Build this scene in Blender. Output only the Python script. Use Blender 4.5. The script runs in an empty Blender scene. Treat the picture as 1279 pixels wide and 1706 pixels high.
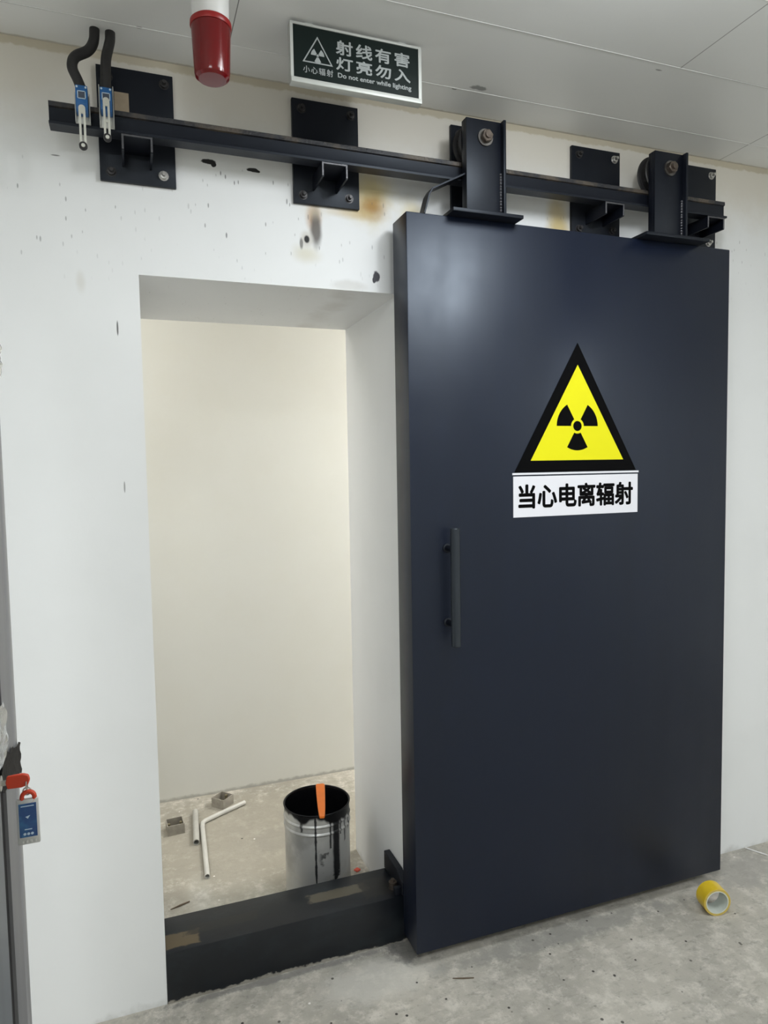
import bpy, bmesh, math, random
from mathutils import Vector, Matrix
random.seed(7)
S = bpy.context.scene
COL = S.collection

# ------------------------------------------------------------------ camera
F_PX, YAW, PITCH, ROLL, DIST, EYE = 1143.695, 0.3501, 0.0649, -0.0173, 1.9483, 1.5
W_PX, H_PX = 1279.0, 1706.0
cam = bpy.data.cameras.new('camera')
cam.sensor_fit = 'VERTICAL'
cam.sensor_height = 36.0
cam.lens = F_PX / H_PX * 36.0
cam.clip_start = 0.02
cam_ob = bpy.data.objects.new('camera', cam)
COL.objects.link(cam_ob)
fwd = Vector((math.sin(YAW) * math.cos(PITCH), math.cos(YAW) * math.cos(PITCH), -math.sin(PITCH)))
rgt = Vector((math.cos(YAW), -math.sin(YAW), 0))
up = rgt.cross(fwd)
r2 = rgt * math.cos(ROLL) + up * math.sin(ROLL)
u2 = -rgt * math.sin(ROLL) + up * math.cos(ROLL)
mw = Matrix((r2, u2, -fwd)).transposed().to_4x4()
mw.translation = Vector((0, -DIST, EYE))
cam_ob.matrix_world = mw
S.camera = cam_ob

# ------------------------------------------------------------------ world, lamps, exposure
wd = bpy.data.worlds.new('world'); S.world = wd; wd.use_nodes = True
wd.node_tree.nodes['Background'].inputs[0].default_value = (0.8, 0.85, 0.9, 1)
wd.node_tree.nodes['Background'].inputs[1].default_value = 0.05

def area(name, loc, sx, sy, watts, col, rot=(0, 0, 0)):
    l = bpy.data.lights.new(name, 'AREA'); l.shape = 'RECTANGLE'; l.size = sx; l.size_y = sy
    l.energy = watts; l.color = col
    o = bpy.data.objects.new(name, l); o.location = loc; o.rotation_euler = rot
    COL.objects.link(o); return o
def bulb(name, loc, watts, col, radius=0.06):
    l = bpy.data.lights.new(name, 'POINT'); l.energy = watts; l.color = col; l.shadow_soft_size = radius
    o = bpy.data.objects.new(name, l); o.location = loc; COL.objects.link(o); return o
area('ceiling_panel_lamp', (0.95, -0.98, 2.555), 0.6, 0.6, 13.5, (0.93, 0.975, 1.0))
area('ceiling_panel_lamp', (-0.5, -2.6, 2.555), 0.6, 0.6, 48, (0.93, 0.975, 1.0))
area('ceiling_panel_lamp', (2.9, -2.6, 2.555), 0.6, 0.6, 31, (0.93, 0.975, 1.0))
bulb('hanging_bulb', (1.0, -1.05, 2.49), 10.5, (0.93, 0.975, 1.0))
area('unseen_inner_lamp', (2.5, 0.9, 2.55), 0.5, 0.5, 53, (1.0, 0.985, 0.94))
area('unseen_inner_lamp', (-0.95, 0.9, 2.55), 0.5, 0.5, 15, (1.0, 0.985, 0.94))  # added fill with no known source, lifts the jamb and inner wall
S.view_settings.view_transform = 'Standard'
S.view_settings.look = 'None'
S.view_settings.gamma = 1.0
S.view_settings.use_curve_mapping = False
S.view_settings.exposure = 0.0

# ------------------------------------------------------------------ shader helpers
class V:
    """float socket with arithmetic"""
    def __init__(s, t, so): s.t, s.so = t, so
    def _m(s, op, *a):
        n = s.t.nodes.new('ShaderNodeMath'); n.operation = op
        for i, v in enumerate((s,) + a):
            if isinstance(v, V): s.t.links.new(v.so, n.inputs[i])
            else: n.inputs[i].default_value = v
        return V(s.t, n.outputs[0])
    def __add__(s, o): return s._m('ADD', o)
    def __sub__(s, o): return s._m('SUBTRACT', o)
    def __mul__(s, o): return s._m('MULTIPLY', o)
    def __truediv__(s, o): return s._m('DIVIDE', o)
    def lt(s, o): return s._m('LESS_THAN', o)
    def gt(s, o): return s._m('GREATER_THAN', o)
    def max(s, o): return s._m('MAXIMUM', o)
    def min(s, o): return s._m('MINIMUM', o)
    def abs(s): return s._m('ABSOLUTE')
    def pow(s, o): return s._m('POWER', o)
    def pingpong(s, o): return s._m('PINGPONG', o)
    def ramp(s, a, b, c=0.0, d=1.0, smooth=True):
        n = s.t.nodes.new('ShaderNodeMapRange'); n.clamp = True
        if smooth: n.interpolation_type = 'SMOOTHSTEP'
        s.t.links.new(s.so, n.inputs[0])
        for i, v in enumerate((a, b, c, d)): n.inputs[i + 1].default_value = v
        return V(s.t, n.outputs[0])

class Mat:
    def __init__(s, name, color, rough=0.5, metal=0.0, spec=0.5):
        s.m = bpy.data.materials.new(name); s.m.use_nodes = True
        s.t = s.m.node_tree; s.b = s.t.nodes['Principled BSDF']
        s.b.inputs['Base Color'].default_value = (*color, 1)
        s.b.inputs['Roughness'].default_value = rough
        s.b.inputs['Metallic'].default_value = metal
        s.b.inputs['Specular IOR Level'].default_value = spec
        s.tc = s.t.nodes.new('ShaderNodeTexCoord')
        sp = s.t.nodes.new('ShaderNodeSeparateXYZ'); s.t.links.new(s.tc.outputs['Object'], sp.inputs[0])
        s.x, s.y, s.z = (V(s.t, sp.outputs[i]) for i in range(3))
        c = s.t.nodes.new('ShaderNodeRGB'); c.outputs[0].default_value = (*color, 1); s.c = c.outputs[0]
    def coords(s, scale):
        mp = s.t.nodes.new('ShaderNodeMapping'); mp.inputs['Scale'].default_value = scale
        s.t.links.new(s.tc.outputs['Object'], mp.inputs[0]); return mp.outputs[0]
    def noise(s, scale, detail=3, stretch=(1, 1, 1), rough=0.55):
        n = s.t.nodes.new('ShaderNodeTexNoise'); n.inputs['Scale'].default_value = scale
        n.inputs['Detail'].default_value = detail; n.inputs['Roughness'].default_value = rough
        s.t.links.new(s.coords(stretch), n.inputs[0]); return V(s.t, n.outputs[0])
    def voro(s, scale, stretch=(1, 1, 1)):
        n = s.t.nodes.new('ShaderNodeTexVoronoi'); n.inputs['Scale'].default_value = scale
        s.t.links.new(s.coords(stretch), n.inputs[0])
        sp = s.t.nodes.new('ShaderNodeSeparateColor'); s.t.links.new(n.outputs['Color'], sp.inputs[0])
        return V(s.t, n.outputs['Distance']), V(s.t, sp.outputs[0])
    def mix(s, fac, color):
        n = s.t.nodes.new('ShaderNodeMixRGB')
        if isinstance(fac, V): s.t.links.new(fac.so, n.inputs[0])
        else: n.inputs[0].default_value = fac
        s.t.links.new(s.c, n.inputs[1]); n.inputs[2].default_value = (*color, 1); s.c = n.outputs[0]
        return s
    def bump(s, h, strength=0.2, dist=0.01):
        n = s.t.nodes.new('ShaderNodeBump'); n.inputs['Strength'].default_value = strength
        n.inputs['Distance'].default_value = dist
        s.t.links.new(h.so, n.inputs['Height']); s.t.links.new(n.outputs[0], s.b.inputs['Normal']); return s
    def rough(s, v): s.t.links.new(v.so, s.b.inputs['Roughness']); return s
    def done(s):
        s.t.links.new(s.c, s.b.inputs['Base Color']); return s.m

def simple(name, color, rough=0.5, metal=0.0, var=0.12, scale=30, bump=0.0, spec=0.5):
    m = Mat(name, color, rough, metal, spec)
    n = m.noise(scale)
    m.mix(n.ramp(0.35, 0.7, 0, var), tuple(c * 0.55 for c in color))
    if bump: m.bump(n, bump, 0.003)
    return m.done()

# ------------------------------------------------------------------ mesh helpers
class MB:
    def __init__(s): s.bm = bmesh.new()
    def _add(s, tmp):
        me = bpy.data.meshes.new('tmp'); tmp.to_mesh(me); tmp.free()
        s.bm.from_mesh(me); bpy.data.meshes.remove(me); return s
    def box(s, x0, x1, y0, y1, z0, z1, bev=0.0, seg=2):
        t = bmesh.new()
        vs = [t.verts.new((x, y, z)) for x in (x0, x1) for y in (y0, y1) for z in (z0, z1)]
        for f in ((0, 1, 3, 2), (4, 6, 7, 5), (0, 4, 5, 1), (2, 3, 7, 6), (0, 2, 6, 4), (1, 5, 7, 3)):
            t.faces.new([vs[i] for i in f])
        bmesh.ops.recalc_face_normals(t, faces=t.faces)
        if bev: bmesh.ops.bevel(t, geom=t.edges[:], offset=bev, segments=seg, profile=0.5, affect='EDGES')
        return s._add(t)
    def prism(s, poly, a, b, axis='y', bev=0.0):
        """poly: 2-D points; axis 'y' -> (x,z) extruded over y; 'x' -> (y,z); 'z' -> (x,y)"""
        t = bmesh.new()
        def P(p, d): return {'y': (p[0], d, p[1]), 'x': (d, p[0], p[1]), 'z': (p[0], p[1], d)}[axis]
        v0 = [t.verts.new(P(p, a)) for p in poly]; v1 = [t.verts.new(P(p, b)) for p in poly]
        n = len(poly)
        t.faces.new(v0); t.faces.new(v1[::-1])
        for i in range(n): t.faces.new((v0[i], v1[i], v1[(i + 1) % n], v0[(i + 1) % n]))
        bmesh.ops.recalc_face_normals(t, faces=t.faces)
        if bev: bmesh.ops.bevel(t, geom=t.edges[:], offset=bev, segments=1, affect='EDGES')
        return s._add(t)
    def lathe(s, prof, c=(0, 0, 0), axis='z', n=40, closed=False):
        """prof: (radius, height) list along the axis from centre c"""
        t = bmesh.new(); rings = []
        c = Vector(c)
        for r, h in prof:
            ring = []
            if r < 1e-6:
                ring = [t.verts.new(c + {'z': Vector((0, 0, h)), 'y': Vector((0, h, 0)), 'x': Vector((h, 0, 0))}[axis])]
            else:
                for k in range(n):
                    a = 2 * math.pi * k / n; p, q = r * math.cos(a), r * math.sin(a)
                    ring.append(t.verts.new(c + {'z': Vector((p, q, h)), 'y': Vector((p, h, q)), 'x': Vector((h, p, q))}[axis]))
            rings.append(ring)
        pairs = list(zip(rings, rings[1:]))
        if closed: pairs.append((rings[-1], rings[0]))
        for A, B in pairs:
            if len(A) == 1 and len(B) == 1: continue
            for k in range(n):
                j = (k + 1) % n
                if len(A) == 1: t.faces.new((A[0], B[k], B[j]))
                elif len(B) == 1: t.faces.new((A[k], A[j], B[0]))
                else: t.faces.new((A[k], A[j], B[j], B[k]))
        bmesh.ops.recalc_face_normals(t, faces=t.faces)
        return s._add(t)
    def tube(s, path, r, n=12, r_in=0.0):
        pts = [Vector(p) for p in path]; t = bmesh.new(); rings = []
        prev = None
        for i, p in enumerate(pts):
            d = (pts[min(i + 1, len(pts) - 1)] - pts[max(i - 1, 0)]).normalized()
            if prev is None:
                a = d.cross(Vector((0.3, 0.2, 0.9)));
                if a.length < 1e-3: a = d.cross(Vector((1, 0, 0)))
                a.normalize()
            else: a = (prev - d * prev.dot(d)).normalized()
            prev = a; b = d.cross(a)
            rr = r[i] if isinstance(r, (list, tuple)) else r
            rings.append(([t.verts.new(p + (a * math.cos(q) + b * math.sin(q)) * rr) for q in [2 * math.pi * k / n for k in range(n)]],
                          [t.verts.new(p + (a * math.cos(q) + b * math.sin(q)) * r_in) for q in [2 * math.pi * k / n for k in range(n)]] if r_in else None))
        for (A, Ai), (B, Bi) in zip(rings, rings[1:]):
            for k in range(n):
                j = (k + 1) % n; t.faces.new((A[k], A[j], B[j], B[k]))
                if r_in: t.faces.new((Ai[k], Bi[k], Bi[j], Ai[j]))
        for e, (A, Ai) in ((0, rings[0]), (1, rings[-1])):
            if r_in:
                for k in range(n):
                    j = (k + 1) % n; t.faces.new((A[k], Ai[k], Ai[j], A[j]))
            else: t.faces.new(A if e else A[::-1])
        bmesh.ops.recalc_face_normals(t, faces=t.faces)
        return s._add(t)
    def cyl(s, p0, p1, r, n=20): return s.tube([p0, p1], r, n)
    def strip(s, path, w, th):
        """flat bar: path of (x,z), width along y from w[0] to w[1], thickness th"""
        P = [Vector((p[0], p[1])) for p in path]; lo, hi = [], []
        for i, p in enumerate(P):
            d = (P[min(i + 1, len(P) - 1)] - P[max(i - 1, 0)]).normalized(); nn = Vector((-d.y, d.x))
            lo.append(p - nn * th / 2); hi.append(p + nn * th / 2)
        return s.prism([tuple(v) for v in lo + hi[::-1]], w[0], w[1], 'y')
    def rot(s, m, c):
        bmesh.ops.rotate(s.bm, verts=s.bm.verts, cent=Vector(c), matrix=m); return s

BASE = {}
def make(name, mb, mat, parent=None, smooth=True):
    me = bpy.data.meshes.new(name)
    base = BASE.get(parent.name, Vector()) if parent else Vector()
    if base.length: bmesh.ops.translate(mb.bm, verts=mb.bm.verts, vec=-base)
    mb.bm.to_mesh(me); mb.bm.free()
    if smooth:
        me.shade_smooth(); me.set_sharp_from_angle(angle=math.radians(32))
    me.materials.append(mat)
    o = bpy.data.objects.new(name, me); COL.objects.link(o)
    if parent: o.parent = parent; BASE[o.name] = base
    return o
def thing(name, label, cat, loc=(0, 0, 0), group=None):
    o = bpy.data.objects.new(name, None); COL.objects.link(o); o.location = loc
    o.empty_display_size = 0.05
    o['label'] = label; o['category'] = cat
    if group: o['group'] = group
    BASE[o.name] = Vector(loc); return o
def single(name, mb, mat, label, cat, loc, group=None):
    o = make(name, mb, mat); o['label'] = label; o['category'] = cat
    if group: o['group'] = group
    L = Vector(loc)
    o.data.transform(Matrix.Translation(-L)); o.location = L
    return o
def struct(name, mb, mat, parent=None):
    o = make(name, mb, mat, parent)
    if not parent: o['kind'] = 'structure'
    return o

def lettering(body, x0, x1, z0, z1, y, mat, parent, bold=0.0, name='lettering', spacing=1.0):
    """text on a surface facing -y, fitted to the box x0..x1, z0..z1"""
    cu = bpy.data.curves.new('letters', 'FONT'); cu.body = body; cu.offset = 0.0
    cu.space_character = spacing; cu.resolution_u = 4
    to = bpy.data.objects.new('letters', cu); COL.objects.link(to)
    bpy.context.view_layer.update()
    me = bpy.data.meshes.new_from_object(to.evaluated_get(bpy.context.evaluated_depsgraph_get()))
    bpy.data.objects.remove(to); bpy.data.curves.remove(cu)
    xs = [v.co.x for v in me.vertices]; ys = [v.co.y for v in me.vertices]
    ax, bx, ay, by = min(xs), max(xs), min(ys), max(ys)
    base = BASE[parent.name]
    for v in me.vertices:
        v.co = Vector((x0 + (v.co.x - ax) / (bx - ax) * (x1 - x0), y, z0 + (v.co.y - ay) / (by - ay) * (z1 - z0))) - base
    if bold:
        bm = bmesh.new()
        for k, (ox, oz) in enumerate(((0, 0), (bold, 0), (-bold, 0), (0, bold), (0, -bold), (.7 * bold, .7 * bold), (-.7 * bold, .7 * bold), (.7 * bold, -.7 * bold), (-.7 * bold, -.7 * bold))):
            n0 = len(bm.verts); bm.from_mesh(me); bm.verts.ensure_lookup_table()
            for v in bm.verts[n0:]: v.co += Vector((ox, -0.00002 * k, oz))
        bm.to_mesh(me); bm.free()
    me.materials.clear(); me.materials.append(mat)
    o = bpy.data.objects.new(name, me); COL.objects.link(o); o.parent = parent; BASE[o.name] = base
    return o

# ------------------------------------------------------------------ materials
def wall_material():
    m = Mat('white_wall_paint', (0.80, 0.81, 0.82), 0.6, spec=0.3)
    n1 = m.noise(14, 4); n2 = m.noise(60, 4); nb = m.noise(3.0, 3)
    m.mix(nb.ramp(0.4, 0.75, 0, 0.3), (0.72, 0.73, 0.735))
    # bare tan strip just under the ceiling and a warmer band above the rail
    m.mix((m.z + (n1 - 0.5) * 0.10 + (n2 - 0.5) * 0.03).ramp(2.28, 2.50, 0, 0.9), (0.68, 0.64, 0.57))
    m.mix((m.z + (n1 - 0.5) * 0.02 + (n2 - 0.5) * 0.012).ramp(2.545, 2.552, 0, 0.7), (0.50, 0.44, 0.32))
    def blob(cx, cz, rx, rz, col, a=1.0, wob=0.6, soft=0.6, nz=n1):
        dx = (m.x - cx) / rx; dz = (m.z - cz) / rz
        d = (dx * dx + dz * dz).pow(0.5) + (nz - 0.5) * wob
        m.mix(d.ramp(1.0 - soft, 1.0 + soft * 0.3, a, 0), col)
    # rust runs
    blob(0.685, 2.295, 0.090, 0.095, (0.62, 0.50, 0.20), 0.8, 0.9, 0.9)
    blob(0.695, 2.262, 0.055, 0.042, (0.36, 0.20, 0.05), 0.95, 0.8, 0.95)
    blob(0.63, 2.237, 0.09, 0.018, (0.56, 0.42, 0.2), 0.6, 0.8, 0.9)
    blob(0.815, 2.25, 0.05, 0.06, (0.62, 0.50, 0.2), 0.6, 0.9, 0.9)
    blob(1.333, 2.27, 0.05, 0.13, (0.58, 0.44, 0.16), 0.85, 0.8, 0.9)
    blob(0.515, 2.215, 0.026, 0.045, (0.42, 0.22, 0.08), 0.8, 0.7, 0.7)
    blob(0.520, 2.185, 0.019, 0.064, (0.14, 0.13, 0.12), 0.95, 0.6, 0.6)
    blob(0.488, 2.11, 0.05, 0.03, (0.6, 0.55, 0.38), 0.5, 0.8, 0.9)
    # anchor hole and black paint marks
    blob(0.492, 2.151, 0.022, 0.025, (0.55, 0.52, 0.47), 0.7, 0.5, 0.6)
    blob(0.492, 2.151, 0.009, 0.012, (0.02, 0.02, 0.02), 1, 0.4, 0.4)
    blob(0.476, 2.138, 0.006, 0.018, (0.12, 0.11, 0.10), 0.8, 0.5, 0.5)
    blob(0.700, 2.064, 0.011, 0.017, (0.06, 0.06, 0.07), 1, 0.9, 0.25, n2)
    blob(0.693, 2.052, 0.006, 0.010, (0.06, 0.06, 0.07), 1, 0.6, 0.25, n2)
    blob(0.226, 2.330, 0.021, 0.007, (0.02, 0.02, 0.02), 1, 1.1, 0.2, n2)
    blob(0.239, 2.325, 0.008, 0.008, (0.02, 0.02, 0.02), 1, 1.1, 0.2, n2)
    blob(0.345, 2.323, 0.017, 0.006, (0.02, 0.02, 0.02), 1, 1.1, 0.2, n2)
    blob(0.357, 2.321, 0.008, 0.004, (0.02, 0.02, 0.02), 1, 0.9, 0.2, n2)
    blob(-0.021, 1.875, 0.0025, 0.022, (0.10, 0.10, 0.10), 0.9, 0.7, 0.3)
    blob(-0.020, 1.46, 0.002, 0.016, (0.25, 0.25, 0.25), 0.8, 0.7, 0.3)
    blob(-0.150, 2.296, 0.012, 0.002, (0.2, 0.2, 0.2), 0.9, 0.4, 0.4)
    blob(-0.105, 1.99, 0.012, 0.03, (0.66, 0.64, 0.60), 0.5, 0.8, 0.9)
    blob(0.62, 2.03, 0.06, 0.018, (0.60, 0.59, 0.57), 0.6, 1.2, 0.6)
    blob(0.52, 2.235, 0.05, 0.03, (0.72, 0.66, 0.52), 0.4, 0.9, 0.9)
    # black spatter below the rail, thinning downwards
    for sc, th, top in ((52, 0.15, 0.74), (85, 0.20, 0.70)):
        d, r = m.voro(sc, (1, 0.2, 0.30))
        zone = m.z.ramp(1.95, 2.22) * m.z.ramp(2.33, 2.31) * m.x.ramp(0.66, 0.3, 0.4, 0.9) * nb.ramp(0.40, 0.55, 0.2, 1)
        m.mix((d + (n2 - 0.5) * 0.10).ramp(th, th * 0.5) * (r - (m.z - 2.3) * 0.15).gt(top) * zone, (0.10, 0.10, 0.11))
    # scrapes and dirt near the floor
    m.mix((m.z + (n1 - 0.5) * 0.1).ramp(0.02, -0.02, 0, 0.5), (0.35, 0.34, 0.32))
    m.bump(n1 * 0.6 + n2 * 0.4, 0.12, 0.004)
    return m.done()
M_WALL = wall_material()

def inner_material():
    m = Mat('cream_inner_wall_paint', (0.79, 0.785, 0.74), 0.65, spec=0.25)
    n = m.noise(5, 3)
    m.mix(n.ramp(0.4, 0.7, 0, 0.15), (0.74, 0.72, 0.64))
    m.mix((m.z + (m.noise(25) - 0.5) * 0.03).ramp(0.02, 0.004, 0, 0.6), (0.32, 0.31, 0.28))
    m.bump(m.noise(40, 3), 0.06, 0.003)
    return m.done()
M_INNER = inner_material()

def ceiling_material():
    m = Mat('grey_ceiling_panel', (0.80, 0.805, 0.80), 0.38, spec=0.5)
    n = m.noise(2.2, 2); n2 = m.noise(45, 4)
    m.mix(n.ramp(0.4, 0.7, 0, 0.3), (0.72, 0.72, 0.71))
    def line(v, at, w, col, a, cond=None):
        f = (v - at).abs().ramp(w, w * 0.4, 0, a)
        if cond is not None: f = f * cond
        m.mix(f, col)
    broken = m.noise(3.5, 2).ramp(0.42, 0.55, 0.25, 1)
    for k in range(9):
            line(m.y, -0.1335 - 0.281 * k, 0.0018, (0.50, 0.50, 0.50), 0.4, broken)
    line(m.x, 0.27, 0.0016, (0.10, 0.10, 0.10), 0.9)
    line(m.x, 2.0, 0.0022, (0.14, 0.14, 0.14), 0.8, m.y.gt(-0.411))
    line(m.x, 1.44, 0.0022, (0.22, 0.21, 0.21), 0.8, m.y.lt(-0.411))
    for cx, cy, rx, ry in ((0.965, -0.15, 0.03, 0.014), (0.90, -0.125, 0.008, 0.004), (0.057, -0.13, 0.010, 0.006), (1.39, -0.385, 0.012, 0.003)):
        dx = (m.x - cx) / rx; dy = (m.y - cy) / ry
        m.mix(((dx * dx + dy * dy).pow(0.5) + (n2 - 0.5) * 1.6).ramp(1.0, 0.5, 0, 0.75), (0.16, 0.16, 0.16))
    m.mix((m.y + (n2 - 0.5) * 0.01).ramp(-0.010, -0.004, 0, 0.6), (0.40, 0.36, 0.28))
    return m.done()
M_CEIL = ceiling_material()

def floor_material():
    m = Mat('bare_concrete', (0.47, 0.442, 0.385), 0.8, spec=0.25)
    a = m.noise(2.6, 8, rough=0.65); b = m.noise(15, 8, rough=0.75); c = m.noise(45, 6, rough=0.7); st = m.noise(24, 7, (0.6, 1.7, 1), 0.75)
    m.mix(a.ramp(0.42, 0.66, 0, 0.6), (0.285, 0.275, 0.245))
    m.mix(b.ramp(0.46, 0.66, 0, 0.75), (0.66, 0.62, 0.555))
    m.mix(st.ramp(0.52, 0.68, 0, 0.55), (0.24, 0.23, 0.20))
    m.mix(c.ramp(0.55, 0.70, 0, 0.5), (0.21, 0.205, 0.18))
    # plaster dust and painted-in dimming on the inner floor, paler scraped patch in front of the sill
    def patch(cx, cy, rx, ry, col, al):
        dx = (m.x - cx) / rx; dy = (m.y - cy) / ry
        m.mix(((dx * dx + dy * dy).pow(0.5) + (b - 0.5) * 2.0).ramp(1.1, 0.5, 0, al), col)
    patch(0.30, 0.38, 0.22, 0.16, (0.56, 0.54, 0.47), 0.7)
    patch(0.17, 0.50, 0.05, 0.14, (0.62, 0.61, 0.56), 0.7)
    patch(0.45, 0.80, 0.75, 0.55, (0.33, 0.305, 0.25), 0.72)  # darkens the inner floor colour in place of dimmer light
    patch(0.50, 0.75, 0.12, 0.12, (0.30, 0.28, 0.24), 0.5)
    patch(0.62, -0.13, 0.20, 0.09, (0.62, 0.60, 0.55), 0.6)
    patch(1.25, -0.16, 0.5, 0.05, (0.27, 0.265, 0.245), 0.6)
    patch(2.05, -0.10, 0.20, 0.12, (0.36, 0.345, 0.32), 0.6)
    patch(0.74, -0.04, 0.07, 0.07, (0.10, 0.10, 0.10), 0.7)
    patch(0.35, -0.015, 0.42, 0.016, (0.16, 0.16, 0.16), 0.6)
    d, r = m.voro(40)
    near = m.y.ramp(-0.50, -0.35) * m.y.ramp(-0.10, -0.14)
    m.mix(d.ramp(0.20, 0.12) * r.gt(0.86) * near, (0.06, 0.055, 0.05))
    d, r = m.voro(22)
    m.mix(d.ramp(0.12, 0.08) * r.gt(0.90), (0.12, 0.115, 0.10))
    m.mix(d.ramp(0.10, 0.06) * r.lt(0.06), (0.78, 0.76, 0.72))
    m.bump(b * 0.5 + c * 0.5, 0.6, 0.006)
    return m.done()
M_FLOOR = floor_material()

def paint_material(name, col, rough=0.42, streak=True, spec=0.5):
    m = Mat(name, col, rough, spec=spec)
    m.b.inputs['Specular Tint'].default_value = (0.82, 0.90, 1.0, 1)
    s = m.noise(5, 5, (1, 1, 0.14)); g = m.noise(90, 3); b = m.noise(12, 4)
    if streak: m.mix(s.ramp(0.42, 0.7, 0, 0.45), tuple(c * 0.62 for c in col))
    m.mix(b.ramp(0.55, 0.75, 0, 0.2), tuple(c * 1.4 for c in col))
    m.rough((s * 0.7 + b * 0.3).ramp(0.3, 0.7, rough - 0.04, rough + 0.08))
    m.bump(g * 0.6 + b * 0.4, 0.08, 0.002)
    return m.done()
M_DOOR = paint_material('slate_blue_steel_paint', (0.0030, 0.0060, 0.0190), 0.37)
M_STEEL = paint_material('dark_steel_paint', (0.0040, 0.0050, 0.0095), 0.44, False, 0.36)
M_WELD = simple('bare_weld_edge', (0.10, 0.10, 0.11), 0.4, 0.4, 0.4, 120, 0.4)
def rail_head():
    m = Mat('worn_rail_steel', (0.016, 0.017, 0.022), 0.5)
    m.mix(m.noise(14, 5).ramp(0.45, 0.65, 0, 0.8), (0.10, 0.08, 0.06))
    m.bump(m.noise(160, 3), 0.5, 0.004)
    return m.done()
M_RAILHEAD = rail_head()
def sill_material():
    m = Mat('scuffed_dark_sill_paint', (0.0045, 0.0066, 0.0105), 0.42)
    n = m.noise(9, 6, (0.6, 1.2, 1), 0.65); n2 = m.noise(55, 4)
    m.mix(n.ramp(0.45, 0.7, 0, 0.4), (0.022, 0.031, 0.038))
    def patch(cx, cy, rx, ry, col, al):
        dx = (m.x - cx).abs() / rx; dy = (m.y - cy).abs() / ry
        m.mix((dx.max(dy) + (n2 - 0.5) * 0.5).ramp(1.05, 0.85, 0, al) * m.z.gt(0.1), col)
    patch(-0.325, 0.045, 0.055, 0.033, (0.135, 0.10, 0.055), 0.9)     # bare tan scuffs on the top face
    patch(0.16, 0.085, 0.10, 0.024, (0.12, 0.105, 0.075), 0.85)
    patch(-0.20, 0.075, 0.11, 0.022, (0.012, 0.012, 0.012), 0.8)
    patch(0.28, 0.07, 0.05, 0.05, (0.015, 0.014, 0.013), 0.8)
    m.mix((m.z + (n - 0.5) * 0.05 + (n2 - 0.5) * 0.02).ramp(0.010, 0.004, 0, 0.95), (0.36, 0.34, 0.30))
    m.bump(n * 0.5 + n2 * 0.5, 0.2, 0.003)
    return m.done()
M_SILL = sill_material()
M_BOLT = simple('galvanised_bolt', (0.55, 0.54, 0.52), 0.35, 0.9, 0.4, 80)
M_BOLT_DARK = simple('painted_bolt', (0.05, 0.048, 0.05), 0.4, 0.5, 0.6, 150)
M_WASHER = simple('worn_washer', (0.20, 0.19, 0.18), 0.35, 0.9, 0.6, 90)
M_NUT = simple('rusty_nut', (0.16, 0.13, 0.11), 0.4, 0.8, 0.6, 90)
M_WHEEL = simple('dark_wheel_steel', (0.02, 0.019, 0.02), 0.5, 0.3, 0.4, 40)
M_TAN = simple('bare_tan_steel', (0.34, 0.27, 0.19), 0.7, 0, 0.3, 40)
M_HANDLE = paint_material('handle_paint', (0.018, 0.022, 0.028), 0.36, False)
M_YEL = simple('sign_yellow', (0.80, 0.755, 0.004), 0.5, 0, 0.03, 3, 0, 0.25)
M_BLACK = simple('sign_black', (0.0015, 0.0015, 0.002), 0.55, 0, 0.1, 20, 0, 0.06)
M_WHITE = simple('sign_white', (0.80, 0.80, 0.86), 0.4, 0, 0.03, 4)
M_GREENBLACK = simple('sign_panel_black', (0.004, 0.010, 0.009), 0.3, 0, 0.1, 6, 0, 0.25)
M_SIGNTXT = simple('sign_letter_grey', (0.33, 0.355, 0.355), 0.5, 0, 0.1, 60)
M_ALU = simple('sign_aluminium', (0.52, 0.535, 0.51), 0.5, 0.2, 0.1, 30)
M_RED = None
def red_lens():
    m = Mat('red_lens', (0.26, 0.004, 0.007), 0.14)
    m.b.inputs['Transmission Weight'].default_value = 0.45
    m.b.inputs['Coat Weight'].default_value = 0.0
    m.mix(m.z.pingpong(0.004).ramp(0.0, 0.004, 0, 0.15), (0.25, 0.003, 0.006))
    return m.done()
M_RED = red_lens()
M_REDSOLID = simple('red_plastic', (0.30, 0.008, 0.008), 0.35, 0, 0.15, 20)
M_LAMPWHITE = simple('lamp_base_white', (0.78, 0.78, 0.77), 0.4, 0, 0.06, 8)
M_BLUE = simple('switch_blue', (0.012, 0.115, 0.34), 0.4, 0, 0.25, 60)
M_PALE = simple('switch_label_line', (0.55, 0.68, 0.80), 0.4, 0, 0.1, 60)
M_LABEL = simple('switch_label_dark', (0.06, 0.075, 0.11), 0.4, 0, 0.5, 300)
M_ZINC = simple('zinc_plate', (0.55, 0.55, 0.52), 0.45, 0.35, 0.25, 50)
M_ARM = simple('lever_arm_metal', (0.62, 0.62, 0.56), 0.4, 0.3, 0.2, 60)
M_RUBBER = simple('black_rubber', (0.014, 0.013, 0.014), 0.6, 0, 0.2, 40, 0.2)
M_HOSE = simple('black_conduit', (0.016, 0.015, 0.016), 0.55, 0, 0.2, 60, 0.3)
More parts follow.
